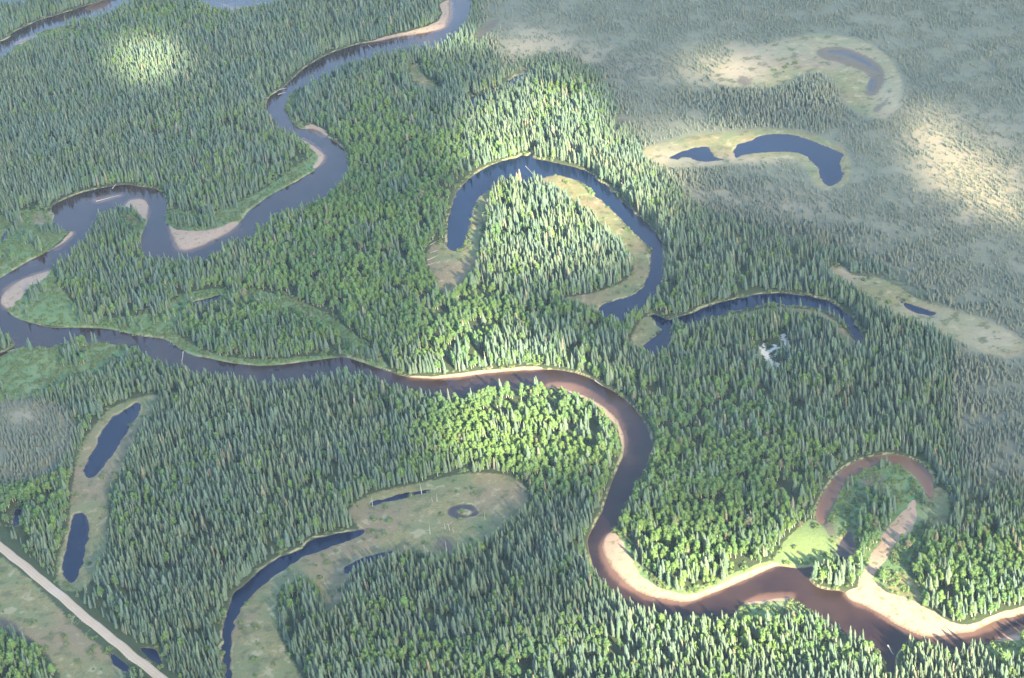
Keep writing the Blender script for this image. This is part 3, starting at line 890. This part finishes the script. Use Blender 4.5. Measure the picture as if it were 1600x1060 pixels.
fb = np.clip(fb + (fbm(TX, TY, 22, 41) - .5) * .9 * np.where(fb > .15, 1, .5), 0.01, .95) * (1 - sstep(.25, .6, bogT))
is_broad = rng.random(len(TX)) < fb
forest = land & (clear < -1.5)
dens = np.where(gap < .37, .25, .95) * (1 - .12 * sstep(.3, .9, bogT))
dens = np.where(is_broad, dens * .66, dens)
pick = forest & (u_n < dens)
height = 9.5 + 3.2 * (stand - .5) * 2 + rng.normal(0, 1.9, len(TX))
height = np.where(is_broad, height * .80, height)
DARKBOG = [(1180, 165, 70, 25, 1.0), (1270, 150, 25, 30, 1.0), (1230, 190, 60, 14, .8), (1060, 270, 50, 25, .4), (1150, 290, 60, 16, .5), (1080, 400, 150, 50, .9), (1300, 380, 120, 30, .5), (1440, 620, 90, 120, .9), (1540, 720, 80, 50, .6), (1180, 150, 60, 12, .5), (90, 700, 50, 30, .7), (10, 700, 40, 30, .5), (110, 650, 25, 15, .7)]
small = sstep(.10, .80, bogT)
height = height * (1 - small) + (2.3 - .5 * paleT + 3.0 * gauss(tu, tv_, DARKBOG) + 1.6 * (fbm(TX, TY, 50, 77) - .5) + rng.normal(0, .6, len(TX))) * small
edge_d = np.minimum(-clear, -wd)
height *= np.clip(.55 + edge_d / 12, .55, 1) * np.where(rd < 14, .6, 1)
TALL = [(840, 340, 110, 90, .15), (820, 180, 100, 50, .15), (600, 980, 150, 80, .05), (440, 50, 90, 50, .12), (1060, 700, 60, 60, .0)]
height *= 1 + gauss(tu, tv_, TALL)
height = np.clip(height, 1.1, 17)
is_bog = (bogT > .55) & ~is_broad
sel_sp = np.where(pick & ~is_broad & ~is_bog)[0]
sel_br = np.where(pick & is_broad)[0]
sel_bg = np.where(pick & is_bog & (fbm(TX, TY, 26, 88) + rng.normal(0, .12, len(TX)) > .31 + .05 * paleT - .25 * gauss(tu, tv_, DARKBOG)))[0]
# low willows in meadows, along banks, in the bog and under the trees
shr = (wd < -.8) & (rd > 4.5) & (sd_ < -1) & (bd < 0)
LAWN = [(1262, 852, 45, 32, 1.3), (100, 495, 90, 14, .8), (500, 250, 40, 20, .5), (380, 550, 90, 14, .5)]
sprob = np.where(md > 0, .42 - .40 * np.clip(gauss(tu, tv_, LAWN), 0, 1), 0) + np.where((mh > 0) & (md < 0) & (bogT < .5), .03, 0) + .25 * ((wd > -6) & (mh < 0) & (bogT < .4)) + .22 * (clear > -6) * (clear < 0) * (bogT < .4)
sel_sh = np.where(shr & (rng.random(len(TX)) < sprob) & ~(pick & (height > 5)))[0]
print('TREES', len(sel_sp), len(sel_br), len(sel_bg), len(sel_sh))


def zat(i):
    return H[tj[i], ti[i]]


def width_scale(i, kind):
    if kind == 'spruce':
        return (height[i] / 10.) ** .75 * rng.uniform(.85, 1.2, len(i))
    if kind == 'aspen':
        return (height[i] / 10.) ** .8 * rng.uniform(.85, 1.25, len(i))
    return None


def inst_arrays(i, kind):
    hs = height[i] / 10.
    if kind == 'spruce':
        ws = hs ** .75 * rng.uniform(.72, 1.18, len(i))
    elif kind == 'aspen':
        ws = hs ** .7 * rng.uniform(.85, 1.25, len(i))
    elif kind == 'bog':
        ws = hs ** .6 * rng.uniform(.6, .95, len(i))
    else:
        hs = rng.uniform(.7, 2.2, len(i)); ws = hs * rng.uniform(.9, 1.4, len(i))
    pos = np.stack([TX[i], TY[i], zat(i)], 1)
    rot = np.stack([rng.normal(0, .03, len(i)), rng.normal(0, .03, len(i)), rng.uniform(0, 6.283, len(i))], 1)
    scl = np.stack([ws, ws, hs], 1)
    return pos, rot, scl


def stuff_forest(name, coll, nvar, pos, rot, scl, label, cat):
    me = bpy.data.meshes.new(name)
    me.vertices.add(len(pos)); me.vertices.foreach_set('co', pos.astype(np.float32).ravel())
    for k, arr, typ, key in (('rot', rot, 'FLOAT_VECTOR', 'vector'), ('scl', scl, 'FLOAT_VECTOR', 'vector')):
        a = me.attributes.new(k, typ, 'POINT'); a.data.foreach_set(key, arr.astype(np.float32).ravel())
    a = me.attributes.new('var', 'INT', 'POINT'); vr = rng.integers(0, nvar, len(pos))
    if nvar == 8:
        vr = np.where(rng.random(len(pos)) < .018, 8, vr)
    a.data.foreach_set('value', vr.astype(np.int32))
    me.update()
    o = bpy.data.objects.new(name, me); COL.objects.link(o)
    ng = bpy.data.node_groups.new(name + '_scatter', 'GeometryNodeTree')
    ng.interface.new_socket('Geometry', in_out='INPUT', socket_type='NodeSocketGeometry')
    ng.interface.new_socket('Geometry', in_out='OUTPUT', socket_type='NodeSocketGeometry')
    N = ng.nodes
    gi, go = N.new('NodeGroupInput'), N.new('NodeGroupOutput')
    ci = N.new('GeometryNodeCollectionInfo'); ci.inputs['Collection'].default_value = coll
    ci.inputs['Separate Children'].default_value = True; ci.inputs['Reset Children'].default_value = True
    ip = N.new('GeometryNodeInstanceOnPoints'); ip.inputs['Pick Instance'].default_value = True

    def named(nm, dt):
        nd = N.new('GeometryNodeInputNamedAttribute'); nd.data_type = dt; nd.inputs['Name'].default_value = nm
        return nd.outputs['Attribute']
    L = ng.links
    L.new(gi.outputs[0], ip.inputs['Points']); L.new(ci.outputs[0], ip.inputs['Instance'])
    L.new(named('var', 'INT'), ip.inputs['Instance Index'])
    e2r = N.new('FunctionNodeEulerToRotation'); L.new(named('rot', 'FLOAT_VECTOR'), e2r.inputs[0])
    L.new(e2r.outputs[0], ip.inputs['Rotation']); L.new(named('scl', 'FLOAT_VECTOR'), ip.inputs['Scale'])
    L.new(ip.outputs[0], go.inputs[0])
    md_ = o.modifiers.new('scatter', 'NODES'); md_.node_group = ng
    o['kind'] = 'stuff'; o['label'] = label; o['category'] = cat
    return o


# the 300 of each kind that show largest in the photograph become trees of their own
def split_nearest(sel, n=300):
    P = np.stack([TX[sel], TY[sel], zat(sel) - CAM_H], -1)
    dist = np.linalg.norm(P, axis=1)
    size = height[sel] / dist
    inside = (tu[sel] > 4) & (tu[sel] < 1596) & (tv_[sel] > 0) & (tv_[sel] < 1056)
    score = np.where(inside, size, 0)
    o = np.argsort(-score)
    return sel[o[:n]], sel[o[n:]]


sp_big, sp_rest = split_nearest(sel_sp)
br_big, br_rest = split_nearest(sel_br)

stuff_forest('spruce_forest', C_spruce, 8, *inst_arrays(sp_rest, 'spruce'), 'dense boreal spruce forest covering the flood plain between the river bends', 'spruce forest')
stuff_forest('broadleaf_forest', C_aspen, 6, *inst_arrays(br_rest, 'aspen'), 'round crowned light green aspens and birches mixed through the forest', 'broadleaf forest')
stuff_forest('bog_spruce', C_bog, 4, *inst_arrays(sel_bg, 'bog'), 'sparse stunted grey green spruces dotted over the pale bog', 'bog trees')
stuff_forest('willow_shrubs', C_shrub, 5, *inst_arrays(sel_sh, 'shrub'), 'low green willow bushes on meadows, banks and bog', 'shrubs')

# ------------------------------------------------------------------ single trees
PLACES = [  # x0, x1, y0, y1, words
 (0, 110, 980, 1060, 'in corner beyond the gravel road'),
 (0, 130, 700, 980, 'beside the gravel road and the small oval pond'),
 (110, 350, 760, 1060, 'between the gravel road and the thin curved lake'),
 (350, 520, 880, 1060, 'on the marshy point inside the thin curved lake'),
 (520, 700, 880, 1060, 'below the brown marsh with the ring pond'),
 (700, 860, 820, 1060, 'right of the brown marsh, at the bottom'),
 (860, 1010, 780, 1060, 'on the left bank below the sandy river bend'),
 (1010, 1180, 930, 1060, 'on the bank facing the curved sand bar'),
 (1180, 1350, 930, 1060, 'on the bank below the small sand spit'),
 (1350, 1450, 930, 1060, 'around the dark inlet at the bottom right'),
 (1450, 1600, 930, 1060, 'on the lower bank facing the widest sand bar'),
 (980, 1280, 700, 930, 'inside the river bend with the sand bar'),
 (1280, 1430, 700, 930, 'on the point inside the loop of brown water'),
 (1430, 1600, 700, 960, 'right of the loop of brown water'),
 (640, 1000, 600, 820, 'on the sunny point below the river'),
 (690, 1040, 240, 480, 'inside the large horseshoe lake'),
 (0, 640, 560, 980, 'in the wide stand below the river'),
 (0, 640, 0, 560, 'in the upper left forest'),
 (640, 1600, 0, 1060, 'in the middle of the forest')]


def place_words(u, v):
    for a, b, c, d, w in PLACES:
        if a <= u < b and c <= v < d:
            return w
    return 'at the edge of the forest'


def tree_part_meshes(kind, shapes, bark, leafm):
    res = []
    for i, (tr, cr) in enumerate(shapes):
        a = mesh_obj('trunk', tr[0], tr[1], bark, None, False).data
        b = mesh_obj('crown', cr[0], cr[1], leafm, None, False).data
        res.append((a, b))
    return res


PM = {'spruce': tree_part_meshes('spruce', sp, M_bark, M_spruce), 'aspen': tree_part_meshes('aspen', br, M_birch, M_leaf)}
first = {}


def single_tree(kind, name, pos, rot, scl, var, label, cat, group):
    key = (kind, var)
    if key not in first:
        root = bpy.data.objects.new(name, None); COL.objects.link(root); root.empty_display_size = 1
        for nm, me in zip(('trunk', 'crown'), PM[kind][var]):
            c = bpy.data.objects.new(nm, me); COL.objects.link(c); c.parent = root
        first[key] = root
    else:
        src = first[key]
        root = src.copy(); COL.objects.link(root)
        for ch in list(src.children):
            c = ch.copy(); COL.objects.link(c); c.parent = root
    root.location = tuple(pos); root.rotation_euler = tuple(rot); root.scale = tuple(scl)
    root['label'] = label; root['category'] = cat; root['group'] = group
    return root


todo = []
SLIM = ['slender', 'straight', 'full', 'ragged', 'broad', 'thin ragged', 'even', 'stout']
WIDE = ['oval crowned', 'round crowned', 'narrow crowned', 'wide crowned', 'full crowned', 'slim crowned']
for kind, sel, nm, cat, grp in (('spruce', sp_big, 'spruce_tree', 'spruce tree', 'nearest spruces of the forest'), ('aspen', br_big, 'aspen_tree', 'aspen tree', 'nearest broadleaf trees of the forest')):
    pos, rot, scl = inst_arrays(sel, kind)
    nv = len(PM[kind])
    for k, i in enumerate(sel):
        var = int(rng.integers(0, nv))
        h = height[i]
        hw = 'tall' if h > (13.2 if kind == 'spruce' else 10.6) else 'medium'
        if kind == 'spruce':
            lab = '%s %s dark green spruce %s' % (hw, SLIM[var], place_words(tu[i], tv_[i]))
        else:
            lab = '%s %s light green tree %s' % (hw, WIDE[var], place_words(tu[i], tv_[i]))
        todo.append([kind, nm, pos[k], rot[k], scl[k], var, lab, cat, grp])

ORD = ['leftmost', 'second from left', 'third from left', 'fourth from left', 'fifth from left', 'sixth from left', 'seventh from left', 'eighth from left', 'ninth from left']
bylab = {}
for td in todo:
    bylab.setdefault(td[6], []).append(td)
for lab, lst in bylab.items():
    if 1 < len(lst) <= 9:
        lst.sort(key=lambda td: to_px(td[2][0], td[2][1])[0])
        for q, td in enumerate(lst):
            td[6] = (ORD[q] if q < len(lst) - 1 else 'rightmost') + ' ' + lab
for td in todo:
    td[6] = ' '.join(td[6].split()[:16])
    single_tree(*td)

# ------------------------------------------------------------------ dead trees and logs
def tag(o, label, cat, group=None):
    o['label'] = label; o['category'] = cat
    if group:
        o['group'] = group


SNAGS = [  # pixel of the foot, height m, label
 (582, 791, 6.5, 'pale dead tree at the left end of the narrow black pool'), (644, 778, 5.0, 'pale dead tree leaning by the middle of the narrow black pool'),
 (659, 772, 8.0, 'tall dead tree on the far edge of the brown marsh'), (676, 785, 5.0, 'left of two short dead trees standing close together in marsh'),
 (683, 785, 6.0, 'right of two short dead trees standing close together in marsh'), (672, 836, 7.0, 'dead tree standing alone below the brown marsh centre'),
 (696, 828, 6.0, 'leftmost dead tree just below the ring pond'), (703, 830, 6.0, 'middle dead tree just below the ring pond'), (709, 833, 5.0, 'rightmost dead tree just below the ring pond'),
 (698, 866, 8.5, 'dead tree standing in the red brown patch of marsh'), (758, 813, 5.5, 'dead tree right of the ring pond at the marsh edge'),
 (556, 777, 5.5, 'dead tree on the grassy rim above the marsh'), (1311, 889, 7.5, 'bleached dead tree at the mouth of the brown side channel'),
 (664, 866, 7.0, 'dead tree at forest edge left of the red brown patch'), (1213, 556, 8.0, 'bleached dead tree in the white clearing'), (1222, 548, 7.5, 'bleached dead tree on the right of the white clearing')]
dm = [mesh_obj('dead_tree', *dead_shape(500 + i), M_dead, None, False).data for i in range(4)]
for k, (u, v, h, lab) in enumerate(SNAGS):
    g = to_ground([(u, v)])[0]
    o = bpy.data.objects.new('dead_tree', dm[k % 4]); COL.objects.link(o)
    o.location = (g[0], g[1], 0.0); o.scale = (h / 9.5 * 1.3, h / 9.5 * 1.3, h / 9.5); o.rotation_euler = (random.uniform(-.12, .12), random.uniform(-.12, .12), random.random() * 6)
    tag(o, lab, 'dead tree', 'bare dead trees')

LOGS = [
 ((821, 259), (835, 274), .16, 'pale fallen trunk lying into the horseshoe lake'),
 ((1387, 1008), (1396, 1022), .26, 'thick white log lying across the dark inlet'),
 ((59, 21), (66, 33), .25, 'left fallen trunk on the far bank, upper left river'), ((67, 20), (70, 31), .25, 'right fallen trunk on the far bank, upper left river'),
 ((175, 294), (182, 288), .20, 'small fallen trunk on the outer bank of the left loop'),
 ((150, 314), (189, 304), .22, 'long driftwood trunk on the shoal in the left loop'),
 ((434, 147), (446, 144), .22, 'lower of two logs lying in the river bend'), ((437, 140), (448, 137), .22, 'upper of two logs lying in the river bend'),
 ((664, 400), (684, 392), .2, 'topmost fallen trunk on the tan mud by the horseshoe lake'), ((668, 408), (686, 400), .2, 'second fallen trunk on the tan mud by the horseshoe lake'),
 ((672, 384), (682, 378), .18, 'short fallen trunk at the tip of the horseshoe lake'), ((655, 420), (680, 412), .2, 'lowest fallen trunk left of the tan mud'),
 ((286, 549), (283, 572), .22, 'thin trunk fallen across the river near the spruce bank'), ((1299, 881), (1308, 883), .22, 'bleached log at the mouth of the brown side channel'),
 ((1236, 509), (1247, 518), .22, 'upper bleached trunk right of the white clearing'), ((1238, 516), (1250, 521), .2, 'lower bleached trunk right of the white clearing'),
 ((930, 594), (942, 603), .3, 'root end fallen from the outer bank of the bend'),
 ((576, 70), (582, 76), .2, 'small log on the sandy rim of the upper river'), ((272, 520), (266, 536), .18, 'slim trunk lying down the grassy bank'),
 ((1216, 882), (1222, 878), .2, 'small log on the bank of the sunny meadow'), ((12, 549), (26, 545), .2, 'pale log beside the small creek at the left edge'),
 ((1180, 556), (1196, 553), .25, 'bleached log at the left of the white clearing'), ((1222, 531), (1236, 529), .22, 'bleached log at the top of the white clearing'),
]


def log_mesh(L, rad, seed):
    r = random.Random(seed)
    v, f = [], []
    n = 7
    K = 8
    for i in range(K):
        t = i / (K - 1)
        rr = rad * (1.25 - .95 * t) * (1.35 if i == 0 else 1)
        for k in range(n):
            a = 6.283 * k / n
            v.append((L * t, rr * math.cos(a) + .12 * math.sin(t * 5 + seed), rr * math.sin(a)))
    for i in range(K - 1):
        for k in range(n):
            f.append((i * n + k, i * n + (k + 1) % n, (i + 1) * n + (k + 1) % n, (i + 1) * n + k))
    f.append(tuple(range(n))[::-1]); f.append(tuple((K - 1) * n + k for k in range(n)))
    for q in range(9):
        t = .35 + .07 * q
        a = r.uniform(-.3, 3.4)
        l = r.uniform(.5, 1.3) * min(1, L / 8)
        b = len(v)
        cx_, cz = L * t, 0
        for k in range(3):
            aa = 6.283 * k / 3
            v.append((cx_ + .06 * math.cos(aa), .06 * math.sin(aa) + .1 * math.sin(t * 5 + seed), .05))
        v.append((cx_ + l * .6, l * math.cos(a), abs(l * math.sin(a)) * .8 + .1))
        f += [(b, b + 1, b + 3), (b + 1, b + 2, b + 3), (b + 2, b, b + 3)]
    return v, f


for k, (a, b, rad, lab) in enumerate(LOGS):
    g = to_ground([a, b]); d = g[1] - g[0]; L = float(np.hypot(*d))
    v, f = log_mesh(L, rad, k)
    o = mesh_obj('fallen_log', v, f, M_dead)
    i = int(np.clip((g[0][0] - X0) / CELL, 0, NX - 1)); j = int(np.clip((g[0][1] - Y0) / CELL, 0, NY - 1))
    i2 = int(np.clip((g[1][0] - X0) / CELL, 0, NX - 1)); j2 = int(np.clip((g[1][1] - Y0) / CELL, 0, NY - 1))
    z1, z2 = max(H[j, i], WATER_Z) + rad * .8, max(H[j2, i2], WATER_Z) + rad * .6
    o.location = (g[0][0], g[0][1], z1)
    o.rotation_euler = (0, -math.atan2(z2 - z1, L), math.atan2(d[1], d[0]))
    tag(o, lab, 'log', 'fallen logs')

# ------------------------------------------------------------------ broken cloud deck behind the camera, in front of the sun
LIT = [  # where the sun gets through onto the ground, in photograph pixels
 (218, 92, 40, 24, 1.1), (250, 75, 20, 12, .4), (655, 70, 28, 14, .8), (700, 55, 45, 16, .8), (840, 160, 70, 35, .8), (820, 215, 80, 35, 1.2), (850, 320, 75, 55, 1.9), (900, 270, 70, 20, .7), (800, 390, 70, 40, .7),
 (1010, 260, 70, 40, .45), (1150, 225, 90, 22, .6), (1520, 270, 75, 45, .68), (1455, 205, 45, 30, .6), (1580, 330, 40, 30, .5), (1130, 110, 60, 30, .7), (1260, 130, 70, 35, .4), (840, 70, 60, 40, .35),
 (720, 500, 60, 40, .7), (800, 560, 90, 26, 1.0), (680, 575, 50, 18, .6), (780, 660, 90, 45, 1.2), (880, 650, 60, 35, .7), (700, 700, 40, 30, .5),
 (960, 800, 30, 80, .5), (1010, 900, 70, 40, .9), (1130, 870, 90, 28, .9), (1040, 830, 50, 20, .4), (1250, 860, 60, 35, .8), (1200, 960, 200, 60, .7), (1450, 960, 160, 55, 1.2), (1540, 880, 70, 50, .5), (1500, 1050, 200, 50, .8),
 (950, 1030, 120, 50, .6), (700, 1040, 150, 40, .35), (40, 1040, 50, 30, .4), (500, 1040, 80, 40, .2), (1580, 810, 40, 20, .4), (90, 790, 50, 40, .15)]


def cloud_deck():
    Z = 1050.0
    k = Z / SUNV.z
    ox, oy = SUNV.x * k, SUNV.y * k
    st = 16.0
    xs = np.arange(X0 - 200, X1 + 200, st); ys = np.arange(Y0 - 200, Y1 + 200, st)
    A, B = np.meshgrid(xs, ys)
    n1 = fbm(A, B, 160, 51, 4); n2 = fbm(A, B, 60, 57, 3)
    bot = Z + 18 * (n2 - .5) + 10 * (n1 - .5)
    top = Z + 40 + 90 * n1 + 35 * (n2 - .5)
    ny, nx = A.shape
    rim = np.minimum.reduce([A - xs[0], xs[-1] - A, B - ys[0], ys[-1] - B])
    close = sstep(0, 60, rim)
    top = bot + (top - bot) * close
    vv, tt = [], []
    for hgt in (bot, top):
        X, Y = A + ox, B + oy
        vv.append(np.stack([X, Y, hgt], -1).reshape(-1, 3))
        kk = hgt / SUNV.z                                 # where this point's shadow lands
        gxx, gyy = X - SUNV.x * kk, Y - SUNV.y * kk
        u, v = to_px(gxx, gyy)
        wob = (fbm(gxx, gyy, 70, 61) - .5)
        lit = gauss(u + 60 * wob, v + 40 * (fbm(gxx, gyy, 70, 67) - .5), LIT)
        tt.append(sstep(.2, 1.0, lit * (.7 + .9 * fbm(gxx, gyy, 55, 71)) + .25 * (fbm(gxx, gyy, 40, 73) - .5)).ravel())
    n = nx * ny
    idx = np.arange(n).reshape(ny, nx)
    q = np.stack([idx[:-1, :-1], idx[:-1, 1:], idx[1:, 1:], idx[1:, :-1]], -1).reshape(-1, 4)
    e = np.concatenate([idx[0, :-1], idx[:-1, -1], idx[-1, :0:-1], idx[:0:-1, 0]])
    side = np.stack([e, np.roll(e, -1), np.roll(e, -1) + n, e + n], -1)
    m, t = new_mat('cloud'); g = NT(t)
    tr = g.n('ShaderNodeBsdfTransparent'); df = g.n('ShaderNodeBsdfDiffuse'); tl = g.n('ShaderNodeBsdfTranslucent')
    df.inputs[0].default_value = (.9, .9, .9, 1); tl.inputs[0].default_value = (.9, .9, .9, 1)
    m1 = g.n('ShaderNodeMixShader'); m1.inputs[0].default_value = .5
    g.link(df.outputs[0], m1.inputs[1]); g.link(tl.outputs[0], m1.inputs[2])
    m2 = g.n('ShaderNodeMixShader')
    fac = g.math('MULTIPLY_ADD', g.attr('thin'), 1 - THIN_T, c=THIN_T)
    g.link(fac, m2.inputs[0]); g.link(m1.outputs[0], m2.inputs[1]); g.link(tr.outputs[0], m2.inputs[2])
    o = g.n('ShaderNodeOutputMaterial'); g.link(m2.outputs[0], o.inputs['Surface'])
    ob = grid_mesh('cloud', np.concatenate(vv), np.concatenate([q[:, ::-1], q + n, side]), m, {'thin': np.concatenate(tt)})
    ob['kind'] = 'structure'
    return ob


THIN_T = 0.40         # share of light that one skin of the cloud lets straight through (two skins)
cloud_deck()

# ------------------------------------------------------------------ haze
def haze():
    x0, x1, y0, y1, z0, z1 = -3000, 3000, -300, 5200, -4.5, CAM_H + 12
    v = [(x, y, z) for z in (z0, z1) for y in (y0, y1) for x in (x0, x1)]
    f = [(0, 2, 3, 1), (4, 5, 7, 6), (0, 1, 5, 4), (2, 6, 7, 3), (0, 4, 6, 2), (1, 3, 7, 5)]
    m, t = new_mat('haze'); g = NT(t)
    pv = g.n('ShaderNodeVolumePrincipled')
    pv.inputs['Color'].default_value = (.72, .86, 1.0, 1)
    pv.inputs['Density'].default_value = HAZE_D
    pv.inputs['Anisotropy'].default_value = 0.0
    o = g.n('ShaderNodeOutputMaterial'); g.link(pv.outputs[0], o.inputs['Volume'])
    ob = mesh_obj('haze', v, f, m)
    ob['kind'] = 'stuff'
    return ob


HAZE_D = 0.000036
haze()
